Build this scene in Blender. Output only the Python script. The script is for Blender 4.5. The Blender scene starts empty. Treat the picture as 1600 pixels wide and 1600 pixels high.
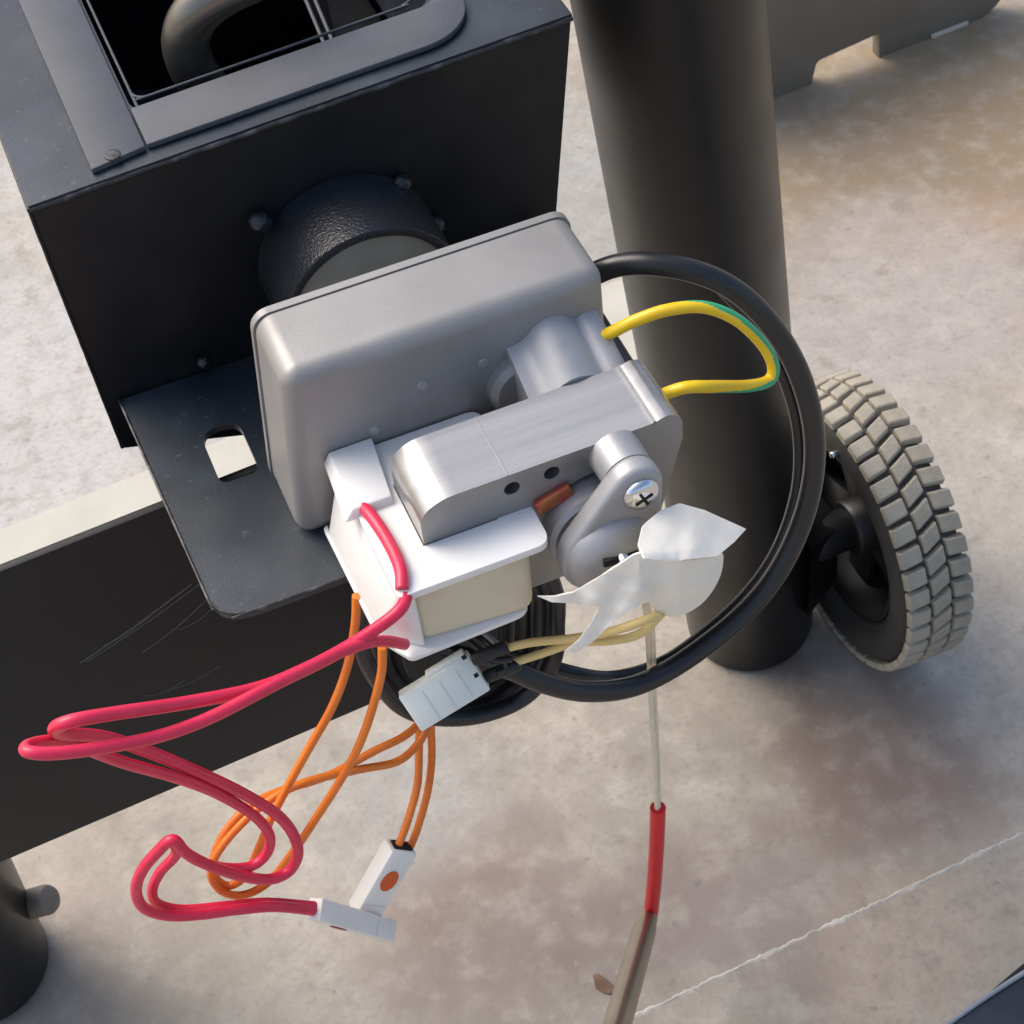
import bpy, bmesh, math, random
from mathutils import Vector, Matrix
random.seed(7)
S = bpy.context.scene
COL = S.collection

# ------------------------------------------------------------------ camera, sky, sun, exposure
M = [[0.9225820112637788, -0.33549455089604785, 0.1904884217256806],
     [-0.3772031691648583, -0.6807451787771092, 0.6279361199546568],
     [-0.08099507185297652, -0.6511754048570789, -0.7545928640298358]]
CAM = Vector((-0.06497, -0.42960, 0.95117))
cd = bpy.data.cameras.new('camera'); cam = bpy.data.objects.new('camera', cd); COL.objects.link(cam)
rot = Matrix(((M[0][0], -M[0][1], -M[0][2]), (M[1][0], -M[1][1], -M[1][2]), (M[2][0], -M[2][1], -M[2][2])))
cam.matrix_world = Matrix.Translation(CAM) @ rot.to_4x4()
cd.sensor_width = 36; cd.lens = 67.5; cd.clip_start = 0.01; cd.clip_end = 500
cd.dof.use_dof = True; cd.dof.focus_distance = 0.63; cd.dof.aperture_fstop = 80
S.camera = cam

SUN_EL, SUN_AZ = math.radians(50), math.radians(-42)       # azimuth from +Y towards +X
w = bpy.data.worlds.new('World'); S.world = w; w.use_nodes = True
nt = w.node_tree; bg = nt.nodes['Background']
sky = nt.nodes.new('ShaderNodeTexSky'); sky.sky_type = 'NISHITA'; sky.sun_disc = False
sky.sun_elevation = SUN_EL; sky.sun_rotation = SUN_AZ; sky.air_density = 1.0; sky.dust_density = 4.0; sky.ozone_density = 1.0
nt.links.new(sky.outputs[0], bg.inputs[0]); bg.inputs[1].default_value = 0.13
sl = bpy.data.lights.new('sun', 'SUN'); sl.energy = 1.15; sl.angle = math.radians(44); sl.color = (1, .94, .84)
so = bpy.data.objects.new('sun', sl); COL.objects.link(so)
sd = Vector((math.sin(SUN_AZ) * math.cos(SUN_EL), math.cos(SUN_AZ) * math.cos(SUN_EL), math.sin(SUN_EL)))
so.rotation_euler = sd.to_track_quat('Z', 'Y').to_euler(); so.location = sd * 5
S.view_settings.view_transform = 'Standard'; S.view_settings.look = 'None'
S.view_settings.exposure = 0.82; S.view_settings.gamma = 1; S.view_settings.use_curve_mapping = False

# ------------------------------------------------------------------ measuring helpers (photo point on a real plane)
def ray(u, v):
    a, b = (u - 800) / 3000, (v - 800) / 3000
    return Vector([M[i][0] * a + M[i][1] * b + M[i][2] for i in range(3)])
def Py(u, v, y): d = ray(u, v); return CAM + d * ((y - CAM.y) / d.y)
def Pz(u, v, z): d = ray(u, v); return CAM + d * ((z - CAM.z) / d.z)
def Pd(u, v, D): return CAM + ray(u, v) * D

# ------------------------------------------------------------------ materials
MATS = {}
def mat(name, col, rough=.5, metal=0., noise=None, bump=None, spec=.5, sss=0., trans=0., rvar=None, coat=0., stretch=(1, 1, 1), specks=None):
    """col rgb; noise = (scale, detail, rgb2, lo, hi) mixes a second colour; bump = (scale, strength, distance)"""
    m = bpy.data.materials.new(name); m.use_nodes = True; MATS[name] = m
    n = m.node_tree.nodes; L = m.node_tree.links; b = n['Principled BSDF']
    b.inputs['Base Color'].default_value = (*col, 1); b.inputs['Roughness'].default_value = rough
    b.inputs['Metallic'].default_value = metal; b.inputs['Specular IOR Level'].default_value = spec
    b.inputs['Coat Weight'].default_value = coat
    if sss: b.inputs['Subsurface Weight'].default_value = sss; b.inputs['Subsurface Radius'].default_value = (.004, .003, .002); b.inputs['Subsurface Scale'].default_value = 1
    if trans: b.inputs['Transmission Weight'].default_value = trans
    tc = n.new('ShaderNodeTexCoord'); mp = n.new('ShaderNodeMapping'); L.new(tc.outputs['Object'], mp.inputs[0]); mp.inputs['Scale'].default_value = stretch
    if noise:
        t = n.new('ShaderNodeTexNoise'); t.inputs['Scale'].default_value = noise[0]; t.inputs['Detail'].default_value = noise[1]; L.new(mp.outputs[0], t.inputs[0])
        r = n.new('ShaderNodeValToRGB'); r.color_ramp.elements[0].position = noise[3]; r.color_ramp.elements[1].position = noise[4]
        r.color_ramp.elements[0].color = (*col, 1); r.color_ramp.elements[1].color = (*noise[2], 1)
        L.new(t.outputs[0], r.inputs[0]); L.new(r.outputs[0], b.inputs['Base Color'])
    if specks:
        t = n.new('ShaderNodeTexNoise'); t.inputs['Scale'].default_value = specks[0]; t.inputs['Detail'].default_value = 5; t.inputs['Roughness'].default_value = .65; L.new(tc.outputs['Object'], t.inputs[0])
        r = n.new('ShaderNodeMapRange'); r.inputs[1].default_value = specks[1]; r.inputs[2].default_value = specks[2]; r.inputs[4].default_value = specks[4]; L.new(t.outputs[0], r.inputs[0])
        k = n.new('ShaderNodeMix'); k.data_type = 'RGBA'; L.new(r.outputs[0], k.inputs[0]); k.inputs[7].default_value = (*specks[3], 1)
        if b.inputs['Base Color'].is_linked: L.new(b.inputs['Base Color'].links[0].from_socket, k.inputs[6])
        else: k.inputs[6].default_value = (*col, 1)
        L.new(k.outputs[2], b.inputs['Base Color'])
    if rvar:
        t = n.new('ShaderNodeTexNoise'); t.inputs['Scale'].default_value = rvar[0]; t.inputs['Detail'].default_value = 6; L.new(mp.outputs[0], t.inputs[0])
        r = n.new('ShaderNodeMapRange'); r.inputs[1].default_value = .3; r.inputs[2].default_value = .7; r.inputs[3].default_value = rvar[1]; r.inputs[4].default_value = rvar[2]
        L.new(t.outputs[0], r.inputs[0]); L.new(r.outputs[0], b.inputs['Roughness'])
    if bump:
        t = n.new('ShaderNodeTexNoise'); t.inputs['Scale'].default_value = bump[0]; t.inputs['Detail'].default_value = 3; L.new(mp.outputs[0], t.inputs[0])
        k = n.new('ShaderNodeBump'); k.inputs['Strength'].default_value = bump[1]; k.inputs['Distance'].default_value = bump[2]
        L.new(t.outputs[0], k.inputs['Height']); L.new(k.outputs[0], b.inputs['Normal'])
    return m
black = mat('black_powder_coat', (.008, .009, .011), .42, bump=(1500, .15, .0003), noise=(60, 6, (.012, .013, .015), .4, .7), rvar=(35, .32, .50), specks=(420, .66, .78, (.10, .10, .105), .6), spec=.35)
blackgloss = mat('black_paint_textured', (.017, .020, .025), .25, bump=(900, .6, .0006), rvar=(50, .20, .30))
bracketm = mat('scuffed_black_sky_tint', (.014, .020, .028), .40, bump=(1400, .2, .0003), noise=(28, 10, (.046, .060, .076), .46, .85), rvar=(25, .28, .52), specks=(300, .62, .76, (.14, .15, .16), .6))  # scuffs and dust, plus sky sheen on upward faces put into the blue tint
legm = mat('black_tube_paint', (.008, .008, .008), .36, spec=.4, bump=(500, .12, .0004), rvar=(18, .30, .42))
beamm = mat('black_beam_paint', (.010, .010, .011), .55, spec=.35, bump=(600, .2, .0005), specks=(200, .64, .8, (.07, .068, .066), .5), noise=(8, 8, (.015, .015, .016), .45, .7))
gasket = mat('grey_gasket', (.062, .068, .080), .6, noise=(70, 6, (.074, .080, .092), .35, .75), bump=(900, .25, .0004))
wornm = mat('worn_edge_paint', (.02, .02, .022), .45, noise=(120, 8, (.17, .165, .17), .50, .78), bump=(500, .4, .0006))
cast = mat('grey_cast_paint', (.275, .266, .254), .42, .25, specks=(240, .66, .80, (.42, .42, .43), .6), noise=(30, 8, (.32, .31, .295), .35, .7), bump=(700, .15, .0004), rvar=(40, .36, .5))
alu = mat('cast_aluminium', (.34, .34, .345), .48, .4, noise=(60, 6, (.41, .41, .415), .35, .7), bump=(900, .15, .0003), rvar=(60, .40, .55))
lamm = mat('rolled_steel_laminations', (.37, .365, .36), .30, .8, noise=(60, 10, (.46, .45, .43), .3, .75), stretch=(.10, 4, 4), rvar=(12, .24, .36))
lamface = mat('steel_lamination_face', (.26, .26, .25), .42, .6, noise=(50, 8, (.34, .33, .32), .3, .7), rvar=(60, .36, .52))
chrome = mat('bright_steel', (.75, .75, .76), .18, 1.)
white = mat('white_nylon', (.80, .785, .755), .38, noise=(40, 6, (.74, .71, .66), .5, .85), sss=.25, rvar=(40, .32, .46))
cream = mat('cream_coil_tape', (.70, .60, .43), .45, noise=(35, 6, (.50, .38, .22), .45, .8), bump=(120, .4, .0015), sss=.15)
plugm = mat('milky_connector_plastic', (.76, .80, .74), .35, noise=(50, 4, (.70, .73, .68), .45, .8), sss=.3)
plugw = mat('white_plug_plastic', (.86, .83, .77), .35, noise=(60, 5, (.80, .76, .69), .5, .85), sss=.3)
tape = mat('white_cloth_tape', (.89, .83, .72), .6, noise=(55, 6, (.81, .72, .59), .45, .9), bump=(160, .3, .0008), sss=.25)
red = mat('red_silicone', (.74, .028, .085), .36, noise=(80, 5, (.66, .02, .065), .4, .7), sss=.1, bump=(300, .08, .0004))
redpvc = mat('red_heat_shrink', (.72, .012, .018), .3, noise=(80, 5, (.62, .008, .014), .4, .7), bump=(300, .1, .0004))
orange = mat('orange_insulation', (.84, .22, .025), .36, noise=(70, 5, (.74, .17, .02), .4, .7), sss=.08)
orangedark = mat('orange_plug_window', (.72, .10, .01), .4)
reddark = mat('red_plug_window', (.30, .02, .04), .45)
yellow = mat('yellow_insulation', (.80, .53, .012), .32, noise=(70, 5, (.72, .46, .01), .4, .7))
green = mat('green_insulation', (.03, .36, .17), .32)
lead = mat('pale_yellow_insulation', (.76, .58, .24), .4, noise=(60, 5, (.70, .50, .18), .4, .7))
leadb = mat('beige_glass_sleeve', (.84, .73, .54), .45, noise=(150, 5, (.76, .64, .45), .4, .7))
rubber = mat('black_rubber', (.016, .016, .018), .30, bump=(400, .12, .0004), rvar=(25, .24, .38))
softblack = mat('matt_black_sleeve', (.014, .014, .015), .5)
tyre_m = mat('dark_tyre_rubber', (.028, .026, .024), .62, bump=(300, .3, .001), noise=(40, 6, (.045, .042, .038), .4, .75))
tread_m = mat('dusty_tread_rubber', (.40, .36, .28), .8, noise=(60, 8, (.25, .22, .165), .4, .85), bump=(350, .5, .001))
groove_m = mat('dusty_groove_rubber', (.065, .060, .049), .85, noise=(60, 6, (.045, .041, .034), .4, .75))
rimm = mat('black_wheel_plastic', (.012, .012, .013), .42)
steel_rod = mat('nickel_rod', (.40, .34, .27), .33, .9, noise=(60, 6, (.48, .41, .33), .4, .7))
copper = mat('dull_copper', (.42, .15, .06), .4, .6, noise=(100, 5, (.5, .08, .07), .45, .6))
dark = mat('recess_shade', (.004, .004, .005), .8)  # near-black solids that stand in for shade inside slots and holes
pipe_m = mat('dark_burnished_pipe', (.19, .17, .145), .24, .8, rvar=(40, .18, .34))
bush = mat('grey_green_bushing', (.27, .28, .25), .5, noise=(60, 6, (.32, .33, .30), .4, .7), bump=(300, .2, .0005))
greysteel = mat('brown_grey_paint', (.17, .145, .112), .5, noise=(14, 8, (.20, .172, .135), .35, .7), bump=(300, .2, .0006))
palem = mat('pale_lip_glint', (.54, .48, .39), .8, noise=(40, 6, (.45, .39, .31), .4, .75), bump=(150, .4, .002))  # pale tone of the painted glint under the skirt
boardm = mat('cream_painted_board', (.47, .445, .37), .7, noise=(22, 8, (.55, .52, .45), .35, .75), bump=(90, .3, .001))
chalk = mat('chalky_joint_filler', (.56, .52, .45), .9, noise=(60, 8, (.42, .38, .32), .35, .7), bump=(200, .6, .002))
rust = mat('rust_flake', (.13, .07, .04), .8, noise=(90, 6, (.2, .12, .08), .4, .7))
scr = mat('scratched_grey', (.12, .117, .112), .6)

def floor_material():
    m = bpy.data.materials.new('stained_concrete'); m.use_nodes = True
    n = m.node_tree.nodes; L = m.node_tree.links; b = n['Principled BSDF']
    tc = n.new('ShaderNodeTexCoord')
    def noise(scale, detail, rough=.55, dist=0.):
        t = n.new('ShaderNodeTexNoise'); t.inputs['Scale'].default_value = scale; t.inputs['Detail'].default_value = detail
        t.inputs['Roughness'].default_value = rough; t.inputs['Distortion'].default_value = dist; L.new(tc.outputs['Object'], t.inputs[0]); return t.outputs[0]
    def rng(x, a, c, lo=0., hi=1.):
        r = n.new('ShaderNodeMapRange'); r.interpolation_type = 'SMOOTHSTEP'
        for i, q in enumerate((a, c, lo, hi)): r.inputs[1 + i].default_value = q
        L.new(x, r.inputs[0]); return r.outputs[0]
    def mul(x, y):
        k = n.new('ShaderNodeMath'); k.operation = 'MULTIPLY'
        L.new(x, k.inputs[0])
        if isinstance(y, float): k.inputs[1].default_value = y
        else: L.new(y, k.inputs[1])
        return k.outputs[0]
    def mix(fac, a, c):
        k = n.new('ShaderNodeMix'); k.data_type = 'RGBA'; L.new(fac, k.inputs[0])
        if isinstance(a, tuple): k.inputs[6].default_value = (*a, 1)
        else: L.new(a, k.inputs[6])
        k.inputs[7].default_value = (*c, 1); return k.outputs[2]
    warp = noise(9, 5)
    def blob(u, v, rx, ry, soft=.5):
        p = Pz(u, v, 0)
        mp = n.new('ShaderNodeMapping'); mp.vector_type = 'POINT'
        mp.inputs['Location'].default_value = (-p.x / rx, -p.y / ry, 0); mp.inputs['Scale'].default_value = (1 / rx, 1 / ry, 0)
        L.new(tc.outputs['Object'], mp.inputs[0])
        ln = n.new('ShaderNodeVectorMath'); ln.operation = 'LENGTH'; L.new(mp.outputs[0], ln.inputs[0])
        ad = n.new('ShaderNodeMath'); ad.operation = 'MULTIPLY_ADD'; ad.inputs[1].default_value = 2.4; L.new(warp, ad.inputs[0]); 
        ad.inputs[2].default_value = -1.2
        s = n.new('ShaderNodeMath'); L.new(ln.outputs['Value'], s.inputs[0]); L.new(ad.outputs[0], s.inputs[1])
        return rng(s.outputs[0], 1.0 + soft, 1.0 - soft)
    c = mix(rng(noise(5, 8, .6), .35, .65), (.415, .368, .300), (.32, .278, .218))
    c = mix(rng(noise(16, 8, .62, .3), .44, .72, 0, .75), c, (.29, .258, .212))
    c = mix(rng(noise(24, 8, .65, .3), .46, .74, 0, .7), c, (.51, .455, .375))
    c = mix(rng(noise(3.1, 6, .6), .52, .64, 0, .6), c, (.37, .30, .235))
    for (u, v, rx, ry, colr, k) in [(1330, 1130, .055, .085, (.185, .125, .10), .85), (1010, 1430, .05, .04, (.20, .145, .12), .75), (760, 1430, .06, .055, (.205, .14, .115), .85),
                                    (830, 1500, .07, .05, (.235, .195, .165), .6), (1470, 220, .20, .19, (.27, .185, .10), .92), (1300, 300, .13, .14, (.26, .195, .125), .85), (1500, 420, .10, .07, (.42, .29, .19), .6), (1250, 1480, .05, .05, (.25, .195, .165), .6),
                                    (1400, 1240, .06, .05, (.24, .17, .135), .7), (1150, 1420, .05, .04, (.27, .21, .19), .5), (1420, 1480, .06, .035, (.40, .27, .19), .6), (130, 1470, .05, .05, (.30, .235, .20), .55),
                                    (240, 1560, .07, .04, (.30, .255, .19), .6), (100, 700, .22, .2, (.44, .43, .41), .8), (60, 560, .2, .2, (.47, .455, .435), .7), (1400, 480, .10, .09, (.37, .355, .35), .7),
                                    (1560, 850, .14, .12, (.40, .375, .335), .5), (930, 300, .06, .12, (.34, .345, .33), .7), (620, 1260, .05, .05, (.33, .33, .33), .5), (1430, 100, .1, .05, (.32, .24, .14), .7), (1560, 1500, .1, .07, (.46, .39, .30), .6)]:
        c = mix(mul(blob(u, v, rx, ry), float(k)), c, colr)
    c = mix(rng(noise(70, 5, .6), .42, .72, 0, .42), c, (.275, .24, .20))
    c = mix(rng(noise(48, 5, .6), .44, .72, 0, .38), c, (.49, .435, .36))
    c = mix(rng(noise(34, 6, .62, .3), .55, .72, 0, .65), c, (.245, .198, .155))
    c = mix(rng(noise(140, 3, .5), .66, .78, 0, .2), c, (.60, .55, .47))
    c = mix(rng(noise(100, 3, .5), .66, .76, 0, .55), c, (.17, .15, .13))
    c = mix(rng(noise(230, 5, .7), .45, .75, 0, .5), c, (.22, .20, .17))
    L.new(c, b.inputs['Base Color'])
    L.new(rng(noise(14, 6), .3, .7, .5, .8), b.inputs['Roughness'])
    k = n.new('ShaderNodeBump'); k.inputs['Strength'].default_value = .35; k.inputs['Distance'].default_value = .002
    L.new(noise(60, 8, .7), k.inputs['Height']); L.new(k.outputs[0], b.inputs['Normal'])
    return m

# ------------------------------------------------------------------ object helpers
def wloc(o):
    p = Vector((0, 0, 0))
    while o: p += o.location; o = o.parent
    return p
def finish(name, bm, m, parent=None, smooth=40, mats=None):
    """Link a bmesh that is in world coordinates as one object; its mesh is stored relative to its parent."""
    me = bpy.data.meshes.new(name)
    if parent is not None: bmesh.ops.translate(bm, verts=bm.verts, vec=-wloc(parent))
    bmesh.ops.recalc_face_normals(bm, faces=bm.faces)
    bm.to_mesh(me); bm.free()
    for x in (mats or [m]): me.materials.append(x)
    if smooth:
        for p in me.polygons: p.use_smooth = True
        me.set_sharp_from_angle(angle=math.radians(smooth))
    o = bpy.data.objects.new(name, me); COL.objects.link(o); o.parent = parent
    return o
def tag(o, label, cat, group=None):
    o['label'] = label; o['category'] = cat
    if group: o['group'] = group
    return o
def thing(name, loc, label, cat, group=None):
    o = bpy.data.objects.new(name, None); o.empty_display_size = .02; COL.objects.link(o); o.location = loc
    return tag(o, label, cat, group)
def bevel(bm, off, seg=3, ang=30, edges=None):
    if edges is None:
        bm.normal_update(); edges = [e for e in bm.edges if len(e.link_faces) == 2 and e.calc_face_angle() > math.radians(ang)]
    bmesh.ops.bevel(bm, geom=edges, offset=off, segments=seg, profile=.5, affect='EDGES', clamp_overlap=True)
def hexa(p):          # 8 corner points: bottom ring of four then top ring of four
    bm = bmesh.new(); v = [bm.verts.new(q) for q in p]
    for f in ((3, 2, 1, 0), (4, 5, 6, 7), (0, 1, 5, 4), (1, 2, 6, 5), (2, 3, 7, 6), (3, 0, 4, 7)): bm.faces.new([v[i] for i in f])
    bmesh.ops.recalc_face_normals(bm, faces=bm.faces); return bm
def box(x0, x1, y0, y1, z0, z1, bv=0, seg=3):
    bm = hexa([(x0, y0, z0), (x1, y0, z0), (x1, y1, z0), (x0, y1, z0), (x0, y0, z1), (x1, y0, z1), (x1, y1, z1), (x0, y1, z1)])
    if bv: bevel(bm, bv, seg)
    return bm
def obox(p0, p1, wid, thick, face, bv=.001):   # box along p0->p1 whose broad side looks along 'face'
    a = (p1 - p0).normalized(); nrm = (face - a * face.dot(a)).normalized(); s = a.cross(nrm) * wid / 2; t = nrm * thick / 2
    bm = hexa([p0 - s - t, p0 + s - t, p1 + s - t, p1 - s - t, p0 - s + t, p0 + s + t, p1 + s + t, p1 - s + t])
    if bv: bevel(bm, bv, 2)
    return bm
def plate(outer, holes, thick, bv=0, seg=2):   # polygon with holes (3D points in one plane), thickened by the vector 'thick'
    bm = bmesh.new(); es = []
    for loop in [outer] + holes:
        vs = [bm.verts.new(p) for p in loop]
        es += [bm.edges.new((vs[i], vs[(i + 1) % len(vs)])) for i in range(len(vs))]
    if holes: bmesh.ops.triangle_fill(bm, edges=es, use_beauty=True, use_dissolve=False)
    else: bm.faces.new(list(bm.verts))
    r = bmesh.ops.extrude_face_region(bm, geom=list(bm.faces))
    bmesh.ops.translate(bm, verts=[g for g in r['geom'] if isinstance(g, bmesh.types.BMVert)], vec=thick)
    bmesh.ops.recalc_face_normals(bm, faces=bm.faces)
    if bv: bevel(bm, bv, seg, 50)
    return bm
def rnd(pts, rads, n=6):     # round the corners of a 2D polygon
    out = []; k = len(pts)
    for i in range(k):
        p, a, c = Vector(pts[i]), Vector(pts[i - 1]), Vector(pts[(i + 1) % k]); r = rads[i] if isinstance(rads, (list, tuple)) else rads
        if r <= 0: out.append(tuple(p)); continue
        d1, d2 = (a - p).normalized(), (c - p).normalized(); h = d1.angle(d2) / 2; L = min(r / math.tan(h), (a - p).length * .49, (c - p).length * .49)
        s, e = p + d1 * L, p + d2 * L
        for j in range(n + 1):
            t = j / n; out.append(tuple(s * (1 - t) ** 2 + p * 2 * t * (1 - t) + e * t * t))
    return out
def frame_of(d):
    d = d.normalized(); u = d.cross(Vector((0, 0, 1)) if abs(d.z) < .9 else Vector((1, 0, 0))).normalized(); return u, d.cross(u)
def lathe(p, d, prof, seg=40, caps=True):      # profile of (distance along d, radius)
    u, v = frame_of(d); d = d.normalized(); bm = bmesh.new(); rings = []
    for (h, r) in prof:
        if r < 1e-6: rings.append([bm.verts.new(p + d * h)])
        else: rings.append([bm.verts.new(p + d * h + (u * math.cos(a) + v * math.sin(a)) * r) for a in [2 * math.pi * i / seg for i in range(seg)]])
    for A, B in zip(rings, rings[1:]):
        for i in range(seg):
            j = (i + 1) % seg
            q = [A[i % len(A)], A[j % len(A)], B[j % len(B)], B[i % len(B)]]; q = [x for k, x in enumerate(q) if x not in q[:k]]
            if len(q) > 2: bm.faces.new(q)
    if caps:
        for r in (rings[0], rings[-1]):
            if len(r) > 2: bm.faces.new(r)
    bmesh.ops.recalc_face_normals(bm, faces=bm.faces); return bm
def rod(p0, p1, r, bv=0, seg=28):
    L = (p1 - p0).length; b = min(bv, r * .9)
    pr = [(0, r - b), (b * .3, r - b * .3), (b, r), (L - b, r), (L - b * .3, r - b * .3), (L, r - b)] if b else [(0, r), (L, r)]
    return lathe(p0, p1 - p0, pr, seg)
def spline(pts, closed=False, step=7):
    out = []; k = len(pts)
    for i in range(k if closed else k - 1):
        g = lambda j: pts[j % k] if closed else pts[max(0, min(k - 1, j))]
        a, b, c, d = g(i - 1), g(i), g(i + 1), g(i + 2)
        for s in range(step):
            t = s / step
            out.append(.5 * ((2 * b) + (c - a) * t + (2 * a - 5 * b + 4 * c - d) * t * t + (3 * b - a - 3 * c + d) * t ** 3))
    if not closed: out.append(pts[-1])
    return out
def tube_bm(pts, r, closed=False, seg=14, step=7, stripe=None, bm=None):
    P = spline([Vector(p) for p in pts], closed, step); n = len(P); ph = random.uniform(0, 9)
    if n > 40 and step == 7: P = [p + Vector((math.sin(i * .29 + ph), math.sin(i * .23 + 2 * ph), math.cos(i * .31 + ph))) * .00022 for i, p in enumerate(P)]
    bm = bm or bmesh.new(); rings = []; nor = None
    for i in range(n):
        t = (P[(i + 1) % n] - P[i - 1]) if closed else (P[min(i + 1, n - 1)] - P[max(i - 1, 0)])
        t.normalize()
        if nor is None: nor = frame_of(t)[0]
        nor = (nor - t * nor.dot(t)).normalized(); bi = t.cross(nor)
        rings.append([bm.verts.new(P[i] + (nor * math.cos(2 * math.pi * j / seg) + bi * math.sin(2 * math.pi * j / seg)) * r) for j in range(seg)])
    for i in range(n if closed else n - 1):
        A, B = rings[i], rings[(i + 1) % n]
        for j in range(seg):
            f = bm.faces.new((A[j], A[(j + 1) % seg], B[(j + 1) % seg], B[j])); f.smooth = True
            if stripe and stripe(i / n, j / seg): f.material_index = 1
    if not closed:
        bm.faces.new(rings[0]); bm.faces.new(rings[-1][::-1])
    return bm
def wire(name, pts, r, m, parent=None, **k):
    return finish(name, tube_bm(pts, r, **k), m, parent, 60)
def facing(e, deg, side):     # a direction square to e, turned 'deg' from the viewer's side towards 'side'
    e = e.normalized(); tp = (TOCAM - e * e.dot(TOCAM)).normalized(); sd2 = e.cross(tp)
    if sd2.dot(side) < 0: sd2 = -sd2
    q = math.radians(deg); return tp * math.cos(q) + sd2 * math.sin(q)
def yp(seq): return [Py(u, v, y) for (u, v, y) in seq]
X, Y, Z = Vector((1, 0, 0)), Vector((0, 1, 0)), Vector((0, 0, 1))
TOCAM = -ray(800, 800).normalized(); RIGHT = Vector((M[0][0], M[1][0], M[2][0])); DOWN = Vector((M[0][1], M[1][1], M[2][1]))

# ================================================================== FLOOR
bm = bmesh.new()
q = [bm.verts.new(p) for p in ((-60, -60, 0), (60, -60, 0), (60, 60, 0), (-60, 60, 0))]; bm.faces.new(q)
fl = finish('floor', bm, floor_material(), None, 0); fl['kind'] = 'structure'
# chalky saw-cut joint across the slab: irregular low ridge of filler
a, b = Pz(985, 1592, 0), Pz(1640, 1283, 0); d = (b - a); s = Vector((-d.y, d.x, 0)).normalized()
bm = bmesh.new(); prev = None
N = 150
for i in range(-30, N + 60):
    t = i / N; c = a + d * t + s * (math.sin(i * .21) * .0002 + math.sin(i * .057) * .0003 + random.uniform(-.0006, .0006)); h = .0021 + .0009 * math.sin(i * .37) * math.sin(i * .113) + random.uniform(0, .0004)
    ring = [bm.verts.new(c - s * h), bm.verts.new(c + Z * .0005), bm.verts.new(c + s * h)]
    for p in (ring[0], ring[2]): p.co.z = -.0005
    if prev:
        bm.faces.new((prev[0], prev[1], ring[1], ring[0])); bm.faces.new((prev[1], prev[2], ring[2], ring[1]))
    prev = ring
finish('joint_filler', bm, chalk, fl)
def chip(u, v, L, W, ang, label, m=rust):
    c = Pz(u, v, 0); pts = []
    for i in range(9):
        t = 2 * math.pi * i / 9; k = random.uniform(.75, 1.15); x, y = math.cos(t) * L * k, math.sin(t) * W * k
        pts.append(c + Vector((x * math.cos(ang) - y * math.sin(ang), x * math.sin(ang) + y * math.cos(ang), .0004)))
    tag(finish('rust_flake', plate(pts, [], Vector((0, 0, .0006)), .0002, 1), m), label, 'flake')
chip(943, 1540, .0085, .0042, 1.9, 'dark brown flake on the concrete just left of the metal rod')

# ================================================================== THINGS FAR BACK ON THE FLOOR
t = thing('steel_skirt', (.45, .70, 0), 'brown-grey steel skirt panel standing on the floor beyond the leg, notched at its lower edge', 'panel')
L0, L1 = Pz(1200, 158, .0), Pz(1566, 16, .0)
dx = (L1 - L0).normalized(); dy = Vector((-dx.y, dx.x, 0)).normalized(); Ls = (L1 - L0).length
n0, n1 = (Pz(1268, 131, 0) - L0).dot(dx), (Pz(1371, 91, 0) - L0).dot(dx)
pr = rnd([(-.075, 0), (n0, 0), (n0 + .004, .020), (n1, .024), (n1 + .001, 0), (Ls, 0), (Ls + .012, .15), (-.075, .15)], [.004, .001, .006, .003, .001, .030, .02, .02], 6)
finish('skirt_panel', plate([L0 + dx * x + Z * z for x, z in pr], [], dy * .010, .002, 2), greysteel, t)
finish('lip_glint', obox(L0 + dx * (n1 + .05) - dy * .0015 + Z * .0022, L0 + dx * (Ls - .035) - dy * .0015 + Z * .0022, .003, .004, Z, .0008), palem, t)  # pale strip stands in for light reflected along the skirt's lower edge
a, b = Pz(-60, 862, 0), Pz(1010, 428, 0); d = (b - a).normalized(); n2 = Vector((-d.y, d.x, 0))
wd = (Pz(20, 905, 0) - Pz(20, 825, 0)).length
bm = plate([a - d * .25 - n2 * .16, b - n2 * .16, b + n2 * .004, a - d * .25 + n2 * .004], [], Vector((0, 0, .0015)), 0)
tag(finish('cream_board', bm, boardm), 'cream painted board lying flat on the floor behind the black beam', 'board')

# ================================================================== LEGS
def leg(base, top, r, label):
    t = thing('pedestal_leg', base, label, 'leg', 'black tubular legs standing on the concrete')
    ax = (top - base).normalized(); Lh = (top - base).length * 1.35
    finish('tube', lathe(base, ax, [(0, r - .006), (.001, r - .002), (.005, r), (Lh, r)], 72), legm, t)
    return t, ax
LB = Pz(1172, 968, .004); LT = Pd(1044, 0, .762)
leg1, ax1 = leg(LB, LT, .0383, 'thick black tubular leg standing behind the motor beside the wheel')
B2 = Pz(-30, 1508, .004); T2 = Py(-275, 1050, B2.y - .03)
leg2, ax2 = leg(B2, T2, .0383, 'short view of a dark grey leg with a bolt sticking out, bottom left corner')
# bolt on the second leg
pb = Pd(18, 1420, (Pz(40, 1420, .05) - CAM).dot(-TOCAM) * 1.0)
pe = Pd(80, 1404, (Pz(40, 1420, .05) - CAM).dot(-TOCAM) * .985)
dirb = (pe - pb).normalized()
bo = finish('axle_bolt', rod(pb - dirb * .02, pe, .0082, .003), greysteel, leg2)
finish('lock_nut', lathe(pb - dirb * .004, dirb, [(0, .0125), (.006, .0125), (.0075, .011)], 6), legm, leg2, 20)

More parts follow.
